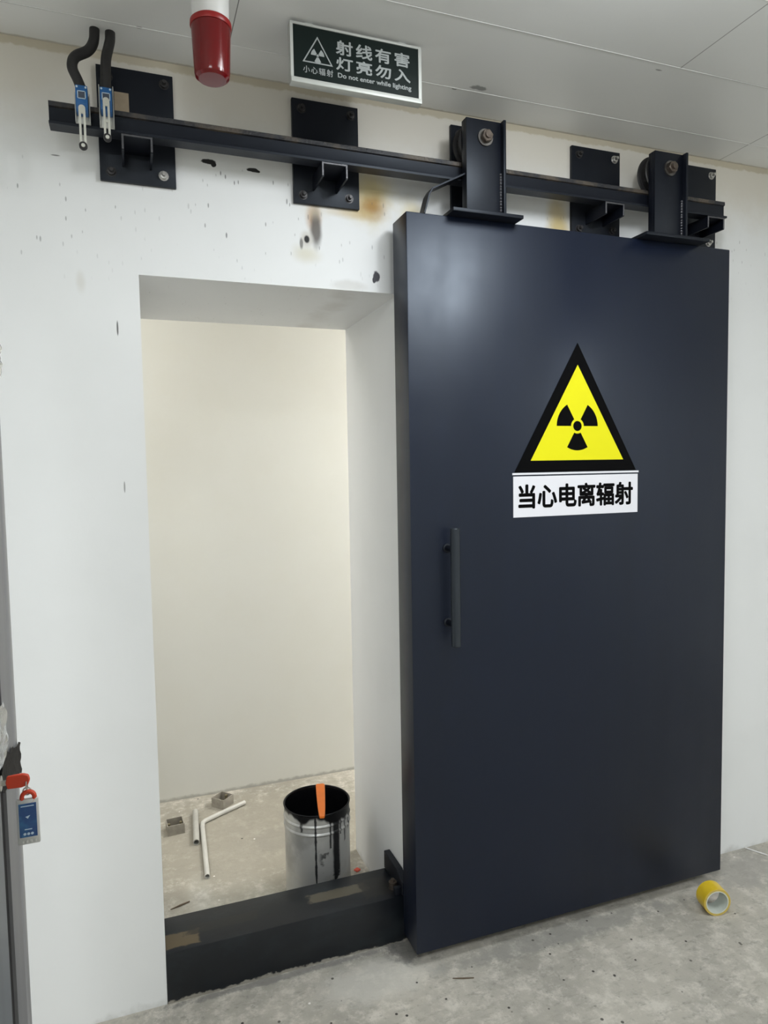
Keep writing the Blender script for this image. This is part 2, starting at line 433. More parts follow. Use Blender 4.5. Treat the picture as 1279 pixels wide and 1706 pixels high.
def bucket_material():
    m = Mat('paint_splashed_tin', (0.62, 0.62, 0.61), 0.40, 0.6)
    n = m.noise(8, 5); f = m.noise(30, 4); v = m.noise(9, 3, (1, 1, 0.10))
    m.mix(n.ramp(0.45, 0.65, 0, 0.6), (0.30, 0.30, 0.30))
    m.mix((f * 0.5 + n * 0.5).ramp(0.47, 0.60, 0, 0.7) * m.z.ramp(0.17, 0.05), (0.68, 0.66, 0.60))
    m.mix((m.noise(22, 5) * 0.6 + f * 0.4).ramp(0.56, 0.62, 0, 0.85) * m.x.ramp(0.05, 0.03) * m.x.ramp(-0.03, -0.01) * m.z.ramp(0.24, 0.18) * m.z.ramp(0.05, 0.09), (0.03, 0.03, 0.032))
    # runs of black paint hanging from the rim: narrow, ending at different heights
    for ang, wd, zend, al in ((-1.87, 0.030, 0.06, 0.95), (-1.22, 0.11, 0.10, 0.95), (-1.42, 0.03, 0.20, 0.9), (-2.3, 0.04, 0.27, 0.8), (-0.85, 0.04, 0.22, 0.7), (-0.6, 0.05, 0.25, 0.8), (-1.05, 0.03, 0.24, 0.8)):
        dx = m.x - 0.115 * math.cos(ang); dy = m.y - 0.115 * math.sin(ang)
        d = (dx * dx + dy * dy).pow(0.5)
        edge = (d + (f - 0.5) * 0.008).ramp(0.115 * wd * 1.4, 0.115 * wd * 0.7)
        m.mix(edge * (m.z + (f - 0.5) * 0.12).ramp(zend, zend + 0.01) * al, (0.008, 0.009, 0.012))
    m.mix(((m.z + (v - 0.5) * 0.12)).ramp(0.300, 0.312), (0.010, 0.010, 0.012))
    return m.done()
M_BUCKET = bucket_material()
M_PAINT = simple('wet_black_paint', (0.004, 0.004, 0.005), 0.18)
M_ORANGE = simple('orange_plastic', (0.90, 0.20, 0.012), 0.45, 0, 0.15, 30)
M_PVC = simple('grey_pvc', (0.50, 0.49, 0.45), 0.5, 0, 0.3, 20)
M_PVCL = simple('pale_pvc', (0.62, 0.61, 0.57), 0.45, 0, 0.2, 20)
M_JBOX = simple('grey_junction_box_plastic', (0.38, 0.35, 0.30), 0.6, 0, 0.4, 40)
M_JIN = simple('junction_box_inside', (0.20, 0.17, 0.10), 0.7, 0, 0.4, 40)
M_WOOD = simple('brown_splinter', (0.12, 0.085, 0.055), 0.8)
M_TAPE = simple('yellow_tape', (0.80, 0.56, 0.03), 0.35, 0, 0.12, 40)
M_TAPESIDE = simple('tape_side', (0.56, 0.42, 0.10), 0.5, 0, 0.25, 120)
M_CORE = simple('tape_core_card', (0.62, 0.66, 0.60), 0.4, 0, 0.3, 30)
M_WIRE = simple('white_cable', (0.75, 0.74, 0.72), 0.4, 0, 0.05)
def leaf_mat(name, col, rough):
    m = Mat(name, col, rough); n = m.noise(7, 3, (1, 4, 0.15))
    m.mix(n.ramp(0.4, 0.7, 0, 0.5), tuple(c * 0.6 for c in col)); return m.done()
M_LEAF = leaf_mat('grey_door_stile', (0.17, 0.17, 0.18), 0.4)
M_LEAFL = leaf_mat('pale_door_edge', (0.30, 0.30, 0.31), 0.4)
M_LEAFD = leaf_mat('blue_grey_door_panel', (0.10, 0.115, 0.135), 0.35)
M_SEAL = simple('black_seal', (0.012, 0.011, 0.013), 0.6)
M_KEYRED = simple('red_key_cap', (0.62, 0.055, 0.018), 0.4, 0, 0.15, 50)
M_STEELKEY = simple('key_steel', (0.55, 0.54, 0.50), 0.3, 0.9, 0.2, 60)
M_TAGW = simple('tag_pale_plastic', (0.60, 0.60, 0.58), 0.35, 0, 0.15, 60)
def tag_card():
    m = Mat('blue_tag_card', (0.030, 0.085, 0.24), 0.3)
    m.mix(m.noise(60, 2).ramp(0.4, 0.7, 0, 0.6), (0.06, 0.22, 0.42)); return m.done()
M_CARD = tag_card()
M_FILMD = simple('torn_dark_film', (0.020, 0.016, 0.016), 0.5, 0, 0.5, 60, 0.5)
def clear_film():
    m = Mat('clear_film', (0.85, 0.87, 0.88), 0.12)
    m.b.inputs['Transmission Weight'].default_value = 0.85
    m.b.inputs['IOR'].default_value = 1.2
    return m.done()
M_FILM = clear_film()
M_SCRAP = simple('red_scrap', (0.70, 0.09, 0.05), 0.5)

# ------------------------------------------------------------------ room shell
XL, XR, TH, HO, ZC, YB = 0.0367, 0.7717, 0.5523, 2.0167, 2.568, 1.2417
RX0, RX1, RY0 = -1.3, 3.6, -4.2
b = MB()
b.box(RX0, XL, 0, TH, 0, ZC); b.box(XR, RX1, 0, TH, 0, ZC); b.box(XL, XR, 0, TH, HO, ZC)
bmesh.ops.remove_doubles(b.bm, verts=b.bm.verts, dist=1e-5)
struct('wall_front', b, M_WALL)
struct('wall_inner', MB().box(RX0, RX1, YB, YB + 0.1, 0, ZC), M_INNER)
struct('wall_left', MB().box(RX0 - 0.1, RX0, RY0, YB + 0.1, 0, ZC), M_INNER)
struct('wall_right', MB().box(RX1, RX1 + 0.1, RY0, YB + 0.1, 0, ZC), M_INNER)
struct('wall_back', MB().box(RX0 - 0.1, RX1 + 0.1, RY0 - 0.1, RY0, 0, ZC), M_INNER)
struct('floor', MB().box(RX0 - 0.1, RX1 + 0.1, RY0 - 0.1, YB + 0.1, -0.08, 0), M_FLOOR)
struct('ceiling', MB().box(RX0 - 0.1, RX1 + 0.1, RY0 - 0.1, YB + 0.1, ZC, ZC + 0.08), M_CEIL)

M_SEAM = simple('white_panel_joint', (0.80, 0.80, 0.79), 0.5, 0, 0.6, 3)
for k in range(3):
    yk = -0.13 - 0.281 * k
    struct('trim_%d' % (k + 1), MB().prism([(yk - 0.0012, ZC), (yk - 0.0012, ZC - 0.0010), (yk + 0.0015, ZC - 0.0010), (yk + 0.0015, ZC)], RX0, RX1, 'x'), M_SEAM)

# ------------------------------------------------------------------ door sill
sill = thing('door_sill', 'dark painted steel threshold beam across the foot of the white doorway', 'threshold', (0.404, 0, 0))
b = MB()
b.box(XL + 0.001, XR - 0.001, -0.003, 0.16, 0, 0.150, 0.0025)
make('beam', b, M_SILL, sill)
b = MB()
b.prism([(-0.003, 0.150), (0.164, 0.150), (0.164, 0.209), (0.05, 0.209), (-0.003, 0.19)], XR - 0.022, XR - 0.001, 'x', 0.0015)
b.box(XR - 0.045, XR - 0.022, 0.002, 0.016, 0.150, 0.175, 0.001)
make('guide_block', b, M_STEEL, sill)
make('guide_roller', MB().lathe([(0, 0.150), (0.013, 0.150), (0.013, 0.172), (0.006, 0.172), (0.006, 0.18), (0, 0.18)], (XR - 0.036, 0.045, 0)), M_NUT, sill)

# ------------------------------------------------------------------ sliding door
DX0, DX1, DY0, DY1, DZ0, DZ1 = 0.7413, 1.9137, -0.1379, -0.0323, 0.048, 2.2095
door = thing('sliding_door', 'large slate blue steel sliding door with a yellow radiation warning sign', 'door', ((DX0 + DX1) / 2, (DY0 + DY1) / 2, 0))
leaf = make('door_leaf', MB().box(DX0, DX1, DY0, DY1, DZ0, DZ1, 0.003), M_DOOR, door)
# pull handle
HX, HYB = 0.855, -0.192
hd = make('pull_handle', MB().lathe([(0, 0.983), (0.0125, 0.983), (0.014, 0.985), (0.014, 1.322), (0.0125, 1.324), (0, 1.324)], (HX, HYB, 0), n=28), M_HANDLE, door)
for z in (1.262, 1.043):
    make('handle_post', MB().lathe([(0.0, HYB), (0.009, HYB), (0.009, DY0 - 0.006), (0.013, DY0 - 0.004), (0.013, DY0), (0, DY0)], (HX - 0.001, 0, z), 'y', 20), M_STEEL, hd)

# warning sign: triangle over a white text plate
yS = DY0
sg = make('warning_sign', MB().prism([(1.081, 1.478), (1.530, 1.478), (1.306, 1.873)], yS - 0.0016, yS, 'y'), M_BLACK, door)
sg['label'] = 'black and yellow radiation triangle over a white text plate'
make('yellow_triangle', MB().prism([(1.137, 1.5125), (1.479, 1.5125), (1.306, 1.806)], yS - 0.0020, yS - 0.0016, 'y'), M_YEL, sg)
def trefoil(mb, cx, cz, r0, r1, r2_, y0, y1):
    for k in range(3):
        a0 = math.radians(-90 + 120 * k)
        pts = [(cx + r2_ * math.cos(a0 + math.radians(t)), cz + r2_ * math.sin(a0 + math.radians(t))) for t in range(-30, 31, 5)]
        pts += [(cx + r1 * math.cos(a0 + math.radians(t)), cz + r1 * math.sin(a0 + math.radians(t))) for t in range(30, -31, -10)]
        mb.prism(pts, y0, y1, 'y')
    mb.prism([(cx + r0 * math.cos(2 * math.pi * k / 28), cz + r0 * math.sin(2 * math.pi * k / 28)) for k in range(28)], y0, y1, 'y')
    return mb
make('trefoil', trefoil(MB(), 1.305, 1.618, 0.0155, 0.0235, 0.0755, yS - 0.0024, yS - 0.0020), M_BLACK, sg)
b = MB()
b.box(1.0765, 1.537, yS - 0.0016, yS, 1.3415, 1.4655); b.box(1.0735, 1.5405, yS - 0.0018, yS, 1.4700, 1.4760)
make('text_plate', b, M_WHITE, sg)
lettering('当心电离辐射', 1.0955, 1.516, 1.3690, 1.4390, yS - 0.0020, M_BLACK, sg, 0.0024)

# hangers with wheels
RAIL_Y, RAIL_Z = -0.097, 2.377
def hanger(x0, x1, px0, px1):
    cx = (x0 + x1) / 2; zt = 2.484
    h = make('hanger_bracket', MB().box(x0, x1, -0.150, -0.142, 2.2195, zt, 0.001).box(x0, x0 + 0.008, -0.142, -0.1205, 2.2195, zt, 0.001)
             .box(x1 - 0.008, x1, -0.168, -0.142, 2.2195, zt, 0.001), M_STEEL, door)
    make('base_plate', MB().box(px0, px1, -0.182, -0.042, DZ1, 2.2195, 0.001), M_STEEL, h)
    b = MB()
    for k in range(14):
        z = 2.224 + k * 0.0085
        b.box(x1 - 0.0125, x1 - 0.0065, -0.1545, -0.148, z, z + 0.0085 - random.uniform(0, .003), 0.0012, 1)
    make('weld_seam', b, M_WELD, h)
    wz = RAIL_Z + 0.0572
    make('wheel', MB().lathe([(0.010, -0.022), (0.064, -0.022), (0.067, -0.019), (0.064, -0.015), (0.056, -0.013), (0.056, 0.013), (0.064, 0.015), (0.067, 0.019), (0.064, 0.022), (0.010, 0.022)], (cx, RAIL_Y, wz), 'y', 48, True), M_WHEEL, h)
    b = MB().cyl((cx, -0.176, wz), (cx, -0.066, wz), 0.0095, 20)
    make('axle', b, M_NUT, h)
    b = MB()
    hexp = [(cx + 0.018 * math.cos(math.pi / 3 * k + 0.2), wz + 0.018 * math.sin(math.pi / 3 * k + 0.2)) for k in range(6)]
    b.prism(hexp, -0.170, -0.155, 'y', 0.0015)
    make('nut', b, M_NUT, h)
    make('washer', MB().lathe([(0.0095, -0.155), (0.0235, -0.155), (0.0235, -0.150), (0.0095, -0.150)], (cx, 0, wz), 'y', 32, True), M_WASHER, h)
hanger(0.924, 1.042, 0.866, 1.090)
hanger(1.588, 1.704, 1.530, 1.782)
make('striker_bar', MB().strip([(0.932, 2.336), (0.822, 2.279), (0.812, 2.262), (0.797, 2.209)], (-0.141, -0.100), 0.004), M_STEEL, door)

# ------------------------------------------------------------------ overhead rail and wall plates
rail = thing('overhead_rail', 'long dark steel rail bolted to five plates above the doorway', 'rail', (0.885, 0, 2.3))
x0, x1 = -0.152, 1.921
make('rail_beam', MB().prism([(-0.117, 2.321), (-0.077, 2.321), (-0.077, 2.327), (-0.090, 2.331), (-0.0915, 2.336), (-0.0915, 2.364), (-0.1025, 2.364), (-0.1025, 2.336), (-0.104, 2.331), (-0.117, 2.327)], x0, x1, 'x'), M_STEEL, rail)
make('running_surface', MB().prism([(-0.1075, 2.366), (-0.1025, 2.364), (-0.0915, 2.364), (-0.0865, 2.366), (-0.0865, 2.376), (-0.089, 2.378), (-0.105, 2.378), (-0.1075, 2.376)], x0, x1, 'x'), M_RAILHEAD, rail)
plates = [(-0.047, 0.139, {3}), (0.455, 0.648, set()), (0.943, 1.131, set()), (1.375, 1.564, {1}), (1.786, 1.978, {1, 3})]
for i, (a, c, bright) in enumerate(plates):
    pl = make('mounting_plate', MB().box(a, c, -0.012, 0, 2.2455, 2.5295, 0.0012), M_STEEL, rail)
    mid = (a + c) / 2 - (0.006 if i != 0 else 0.003)
    b = MB()
    w = 0.036
    b.box(mid - w, mid - w + 0.005, -0.114, -0.012, 2.283, 2.321); b.box(mid + w - 0.005, mid + w, -0.114, -0.012, 2.283, 2.321)
    b.box(mid - w + 0.005, mid + w - 0.005, -0.114, -0.012, 2.316, 2.321)
    make('channel_stub', b, M_STEEL, pl)
    b = MB()
    b.box(mid - w, mid - w + 0.005, -0.1155, -0.114, 2.285, 2.321, 0.0005, 1); b.box(mid + w - 0.005, mid + w, -0.1155, -0.114, 2.285, 2.321, 0.0005, 1)
    b.box(mid - w + 0.004, mid + w - 0.004, -0.1155, -0.114, 2.3165, 2.321, 0.0005, 1)
    make('weld_edge', b, M_WELD, pl)
    for k, (bx, bz) in enumerate(((a + 0.027, 2.503), (c - 0.022, 2.505), (a + 0.027, 2.268), (c - 0.031, 2.273))):
        bo = MB().lathe([(0, -0.030), (0.0045, -0.030), (0.005, -0.029), (0.005, -0.020), (0.0095, -0.0195), (0.0095, -0.0125), (0.013, -0.0125), (0.013, -0.012), (0, -0.012)], (bx, 0, bz), 'y', 12)
        make('anchor_bolt', bo, M_BOLT if k in bright else M_BOLT_DARK, pl)
    if i == 0:
        make('bare_patch', MB().box(-0.006, 0.029, -0.0135, -0.012, 2.405, 2.468), M_TAN, pl)

# ------------------------------------------------------------------ limit switches and conduits
def limit_switch(cx, arm_top, arm_bot, zb0, zb1, zp0, zp1, label, dial):
    t = thing('limit_switch', label, 'switch', (cx, -0.117, zp0), 'limit switches at the left end of the rail')
    make('mounting_strip', MB().box(cx - 0.0165, cx + 0.0165, -0.1235, -0.118, zp0, zp1, 0.0008)
         .box(cx - 0.0165, cx - 0.0145, -0.134, -0.1235, zp0, zp1).box(cx + 0.0145, cx + 0.0165, -0.134, -0.1235, zp0, zp1), M_ZINC, t)
    bd = make('switch_body', MB().box(cx - 0.013, cx + 0.013, -0.158, -0.1235, zb0, zb1, 0.0015), M_BLUE, t)
    zc = zb1 - 0.022; q = 0.009
    b = MB()
    for (ax, bx, az, bz) in ((-q, q, q - 0.0016, q), (-q, q, -q, -q + 0.0016), (-q, -q + 0.0016, -q, q), (q - 0.0016, q, -q, q)):
        b.box(cx + ax, cx + bx, -0.1588, -0.158, zc + az, zc + bz)
    for sx in (-1, 1): b.lathe([(0, -0.1600), (0.0022, -0.1600), (0.0022, -0.158)], (cx + sx * 0.0095, 0, zb1 - 0.005), 'y', 10)
    make('label_outline', b, M_PALE, bd)
    make('label_panel', MB().box(cx - q + 0.0016, cx + q - 0.0016, -0.1585, -0.158, zc - q + 0.0016, zc + q - 0.0016), M_LABEL, bd)
    # slotted lever arm built as a ring-shaped outline
    b = MB(); w = 0.0073; s_ = 0.0024
    b.box(cx - w, cx - s_, -0.170, -0.167, arm_bot, arm_top - 0.010); b.box(cx + s_, cx + w, -0.170, -0.167, arm_bot, arm_top - 0.010)
    n = 8
    b.prism([(cx + w * math.cos(math.pi * k / n), arm_top - 0.010 + w * math.sin(math.pi * k / n)) for k in range(n + 1)] + [(cx - w, arm_top - 0.022), (cx + w, arm_top - 0.022)], -0.1702, -0.1668, 'y')
    b.prism([(cx + w * math.cos(-math.pi * k / n), arm_bot + w * math.sin(-math.pi * k / n)) for k in range(n + 1)] + [(cx - w, arm_bot + 0.006), (cx + w, arm_bot + 0.006)], -0.1702, -0.1668, 'y')
    b.cyl((cx, -0.158, arm_top - 0.010), (cx, -0.167, arm_top - 0.010), 0.006, 14)
    if dial: b.box(cx - s_, cx + s_, -0.170, -0.167, arm_bot + 0.034, arm_bot + 0.040)
    la = make('lever_arm', b, M_ARM, t)
    rl = make('roller', MB().lathe([(0.004, -0.180), (0.0085, -0.180), (0.0090, -0.179), (0.0090, -0.172), (0.0085, -0.171), (0.004, -0.171)], (cx, 0, arm_bot - 0.004), 'y', 24, True), M_RUBBER, la)
    make('roller_pin', MB().lathe([(0, -0.1815), (0.0038, -0.1815), (0.0045, -0.1805), (0.0045, -0.1702), (0, -0.1702)], (cx, 0, arm_bot - 0.004), 'y', 16), M_ARM, la)
    return t
limit_switch(-0.0765, 2.351, 2.257, 2.342, 2.398, 2.327, 2.392, 'blue limit switch nearest the left end of the rail, under the bent conduit', False)
limit_switch(-0.0235, 2.376, 2.283, 2.350, 2.402, 2.325, 2.418, 'blue limit switch in front of the leftmost wall plate, under the straighter conduit', True)
def smooth_path(pts, n=8):
    P = [Vector(p) for p in pts]; P = [P[0] * 2 - P[1]] + P + [P[-1] * 2 - P[-2]]; out = []
    for i in range(1, len(P) - 2):
        for k in range(n):
            t = k / n; a, b_, c, d = P[i - 1:i + 3]
            out.append(0.5 * ((2 * b_) + (c - a) * t + (2 * a - 5 * b_ + 4 * c - d) * t * t + (3 * b_ - a - 3 * c + d) * t ** 3))
    out.append(P[-2]); return out
hA = smooth_path([(-0.0765, -0.139, 2.398), (-0.084, -0.138, 2.418), (-0.095, -0.134, 2.448), (-0.088, -0.122, 2.478), (-0.060, -0.106, 2.506), (-0.047, -0.096, 2.535), (-0.044, -0.090, 2.568)])
single('cable_conduit', MB().tube(hA, 0.0118, 14), M_HOSE, 'black conduit with a sharp bend, left of two hanging from the ceiling', 'conduit', (-0.044, -0.09, 2.568), 'black conduits feeding the limit switches')
hB = smooth_path([(-0.0235, -0.139, 2.402), (-0.0225, -0.138, 2.43), (-0.0205, -0.128, 2.48), (-0.014, -0.108, 2.52), (-0.010, -0.095, 2.545), (-0.009, -0.088, 2.568)])
single('cable_conduit', MB().tube(hB, 0.0118, 14), M_HOSE, 'nearly straight black conduit, right of two hanging from the ceiling', 'conduit', (-0.009, -0.088, 2.568), 'black conduits feeding the limit switches')

# ------------------------------------------------------------------ ceiling sign
sgn = thing('ceiling_sign', 'small black radiation notice with a pale metal frame hanging under the ceiling', 'sign', (0.5585, -0.28, ZC))
f = 0.0065
b = MB()
b.box(0.390, 0.727, -0.290, -0.268, 2.552, 2.558, 0.001); b.box(0.390, 0.727, -0.293, -0.268, 2.418, 2.430, 0.0015)
b.box(0.390, 0.397, -0.290, -0.268, 2.430, 2.552); b.box(0.719, 0.727, -0.290, -0.268, 2.430, 2.552)
make('frame', b, M_ALU, sgn)
make('face_panel', MB().box(0.397, 0.719, -0.2875, -0.270, 2.430, 2.552), M_GREENBLACK, sgn)
for hx in (0.44, 0.68): make('ceiling_clip', MB().box(hx - 0.01, hx + 0.01, -0.276, -0.270, 2.558, ZC), M_ALU, sgn)
yT = -0.2881
lettering('射线有害', 0.5035, 0.6945, 2.5020, 2.5345, yT, M_SIGNTXT, sgn, 0.0009, spacing=1.25)
lettering('灯亮勿入', 0.5035, 0.6965, 2.4660, 2.4952, yT, M_SIGNTXT, sgn, 0.0009, spacing=1.25)
lettering('Do not enter while lighting', 0.507, 0.699, 2.4445, 2.4585, yT, M_SIGNTXT, sgn, 0.0004)
lettering('小心辐射', 0.4205, 0.4945, 2.4455, 2.4615, yT, M_SIGNTXT, sgn, 0.0002, spacing=1.25)
def tri_ring(cx, zb, w, h, th, y0, y1):
    mb = MB(); o = [(cx - w / 2, zb), (cx + w / 2, zb), (cx, zb + h)]
    L = math.hypot(w / 2, h); k = th * (L + w / 2) / h      # inset corner offset
    s = th * (L / (w / 2)); i_ = [(cx - w / 2 + k, zb + th), (cx + w / 2 - k, zb + th), (cx, zb + h - s)]
    for a in range(3):
        c = (a + 1) % 3; mb.prism([o[a], o[c], i_[c], i_[a]], y0, y1, 'y')
    return mb
b = tri_ring(0.457, 2.470, 0.075, 0.063, 0.0028, yT, -0.2875)
trefoil(b, 0.457, 2.489, 0.003, 0.0042, 0.0165, yT, -0.2875)
make('radiation_symbol', b, M_SIGNTXT, sgn)

# ------------------------------------------------------------------ warning lamp
bx, by = 0.1995, -0.35
wl = thing('warning_lamp', 'red beacon lamp on a white base hanging from the ceiling', 'lamp', (bx, by, ZC))
make('lamp_base', MB().lathe([(0, 2.478), (0.037, 2.478), (0.0395, 2.482), (0.041, ZC - 0.012), (0.048, ZC - 0.010), (0.048, ZC), (0, ZC)], (bx, by, 0)), M_LAMPWHITE, wl)
make('lamp_collar', MB().lathe([(0.034, 2.465), (0.0435, 2.465), (0.0448, 2.468), (0.0444, 2.476), (0.041, 2.479), (0.034, 2.479)], (bx, by, 0), closed=True), M_REDSOLID, wl)
make('lamp_lens', MB().lathe([(0.0425, 2.464), (0.0415, 2.44), (0.0385, 2.370), (0.0365, 2.362), (0.030, 2.357), (0, 2.355), (0, 2.359), (0.028, 2.361), (0.034, 2.366), (0.036, 2.372), (0.039, 2.44), (0.040, 2.464)], (bx, by, 0), closed=False), M_RED, wl)
make('lamp_core', MB().lathe([(0, 2.374), (0.012, 2.376), (0.028, 2.396), (0.031, 2.43), (0.032, 2.47), (0, 2.47)], (bx, by, 0)), M_REDSOLID, wl)

# ------------------------------------------------------------------ bucket, brush handle, scraps inside the doorway
bk = thing('paint_bucket', 'dented grey metal bucket of black paint behind the threshold beam', 'bucket', (0.568, 0.352, 0))
R = 0.115
prof = [(0, 0.004), (R - 0.004, 0.004), (R - 0.001, 0.0), (R + 0.0005, 0.004), (R - 0.001, 0.010)]
for z in (0.05, 0.10, 0.16, 0.22): prof.append((R - 0.001, z))
for zc in (0.262, 0.290): prof += [(R - 0.001, zc - 0.006), (R + 0.0015, zc - 0.003), (R + 0.0025, zc), (R + 0.0015, zc + 0.003), (R - 0.001, zc + 0.006)]
prof += [(R - 0.0005, 0.326), (R + 0.002, 0.328), (R + 0.0025, 0.331), (R, 0.333), (R - 0.003, 0.331), (R - 0.003, 0.25), (R - 0.003, 0.008), (0, 0.008)]
make('bucket_wall', MB().lathe(prof, (0.568, 0.352, 0), n=64), M_BUCKET, bk)
make('paint_inside', MB().lathe([(0, 0.215), (R - 0.0045, 0.215), (R - 0.0045, 0.326), (R - 0.0036, 0.328), (R - 0.0032, 0.20), (0, 0.20)], (0.568, 0.352, 0), n=64), M_PAINT, bk)
# brush handle lying across the rim
b = MB()
d0, d1 = Vector((0.551, 0.214)), Vector((0.606, 0.446)); nn = Vector((0.973, -0.231))
L_ = [(0.0, 0.008), (0.08, 0.0105), (0.3, 0.013), (0.7, 0.0155), (0.97, 0.0165), (1.0, 0.013)]
pts = [tuple(d0.lerp(d1, t) - nn * w) for t, w in L_] + [tuple(d0.lerp(d1, t) + nn * w) for t, w in reversed(L_)]
b.prism(pts, 0.3335, 0.3435, 'z', 0.002)
br = single('brush_handle', b, M_ORANGE, 'orange plastic brush handle lying across the rim of the paint bucket', 'brush', (0.58, 0.33, 0.3335))

g = 'junction boxes on the inner floor'
def jbox(cx, cy, rz, label):
    t = thing('junction_box', label, 'box', (cx, cy, 0), g)
    w, h, th = 0.034, 0.042, 0.003
    m3 = Matrix.Rotation(rz, 3, 'Z')
    b = MB().box(cx - w, cx + w, cy - w, cy + w, 0, th)
    for s in (-1, 1):
        b.box(cx + s * w - (th if s > 0 else 0), cx + s * w + (0 if s > 0 else th), cy - w, cy + w, th, h)
        b.box(cx - w + th, cx + w - th, cy + s * w - (th if s > 0 else 0), cy + s * w + (0 if s > 0 else th), th, h)
    b.rot(m3, (cx, cy, 0)); make('shell', b, M_JBOX, t)
    b = MB().box(cx - w + th, cx + w - th, cy - w + th, cy + w - th, th, th + 0.002)
    for s in (-1, 1): b.cyl((cx + s * 0.024, cy, th), (cx + s * 0.024, cy, h - 0.006), 0.006, 10)
    b.rot(m3, (cx, cy, 0)); make('screw_posts', b, M_JIN, t)
jbox(0.112, 0.965, 0.08, 'square plastic junction box by the left edge of the doorway')
jbox(0.325, 1.118, 0.75, 'turned plastic junction box near the inner wall, behind the bent pipe')
single('pipe_offcut', MB().tube([(0.203, 1.078, 0.0125), (0.185, 0.818, 0.0125)], 0.0125, 18, 0.010), M_PVC, 'short straight grey pipe offcut left of the bent pipe', 'pipe', (0.205, 0.945, 0))
single('bent_pipe', MB().tube([(0.418, 1.085, 0.010), (0.30, 1.022, 0.010), (0.236, 0.985, 0.010), (0.224, 0.970, 0.010), (0.220, 0.94, 0.010), (0.212, 0.76, 0.010), (0.203, 0.568, 0.010)], 0.0095, 14, 0.0075), M_PVCL, 'pale plastic pipe bent at an angle on the inner concrete floor', 'pipe', (0.225, 0.95, 0))
single('wood_splinter', MB().tube([(0.066, 0.430, 0.003), (0.10, 0.441, 0.0035), (0.131, 0.452, 0.003)], [0.0012, 0.0032, 0.0022], 6), M_WOOD, 'thin dark splinter on the floor just behind the sill at left', 'splinter', (0.098, 0.44, 0))
b = MB(); b.box(0.722, 0.742, 0.405, 0.425, 0, 0.006, 0.002, 1).rot(Matrix.Rotation(0.5, 3, 'Z'), (0.732, 0.415, 0))
single('plastic_scrap', b, M_SCRAP, 'tiny red plastic scrap on the floor between bucket and right jamb', 'scrap', (0.732, 0.415, 0))

single('metal_sliver', MB().tube([(0.825, -0.206, 0.002), (0.855, -0.218, 0.0024), (0.884, -0.227, 0.002)], [0.0012, 0.0022, 0.0014], 6), M_WOOD, 'thin dark sliver on the concrete in front of the sliding door', 'sliver', (0.855, -0.218, 0))

# ------------------------------------------------------------------ tape roll and wire on the outer floor
tp = thing('tape_roll', 'roll of yellow tape standing on the concrete floor beside the sliding door', 'tape', (1.768, -0.247, 0))
ro, ri = 0.0455, 0.0385
make('tape', MB().lathe([(ro, -0.272), (ro, -0.222), (ri, -0.222), (ri, -0.272)], (1.768, 0, ro), 'y', 56, True).rot(Matrix.Rotation(-0.27, 3, 'Z'), (1.768, -0.247, 0)), M_TAPE, tp)
make('tape_side', MB().lathe([(ro - 0.0008, -0.2724), (ri, -0.2724), (ri, -0.2718), (ro - 0.0008, -0.2718)], (1.768, 0, ro), 'y', 56, True).rot(Matrix.Rotation(-0.27, 3, 'Z'), (1.768, -0.247, 0)), M_TAPESIDE, tp)
make('core', MB().lathe([(ri, -0.2725), (ri, -0.2215), (ri - 0.003, -0.2215), (ri - 0.003, -0.2725)], (1.768, 0, ro), 'y', 56, True).rot(Matrix.Rotation(-0.27, 3, 'Z'), (1.768, -0.247, 0)), M_CORE, tp)
single('white_cable', MB().tube(smooth_path([(2.178, -0.004, 0.003), (2.192, -0.036, 0.003), (2.212, -0.074, 0.003), (2.236, -0.13, 0.003), (2.27, -0.17, 0.003)]), 0.0028, 8), M_WIRE, 'thin white cable on the floor against the wall, right of the door', 'cable', (2.2, -0.06, 0))

# ------------------------------------------------------------------ grey door leaf at the left edge, with key and tag
gx, gy = -0.1625, -0.893
gd = thing('grey_door_leaf', 'grey metal door leaf standing open at the left edge of the photo', 'door', (gx - 0.02, -1.25, 0))
make('stile', MB().prism([(gx - 0.004, gy - 0.028), (gx - 0.002, gy - 0.034), (gx - 0.002, gy - 0.098), (gx - 0.042, gy - 0.098), (gx - 0.042, gy - 0.028)], 0.0, 2.1, 'z'), M_LEAF, gd)
make('edge_strip', MB().prism([(gx - 0.003, gy), (gx - 0.0015, gy - 0.004), (gx - 0.0015, gy - 0.022), (gx - 0.004, gy - 0.028), (gx - 0.042, gy - 0.028), (gx - 0.042, gy)], 0.0, 2.1, 'z'), M_LEAFL, gd)
make('seal', MB().box(gx - 0.030, gx - 0.006, gy - 0.135, gy - 0.098, 0.0, 2.1), M_SEAL, gd)
make('panel', MB().box(gx - 0.042, gx - 0.002, -1.60, gy - 0.135, 0.0, 2.1, 0.001), M_LEAFD, gd)
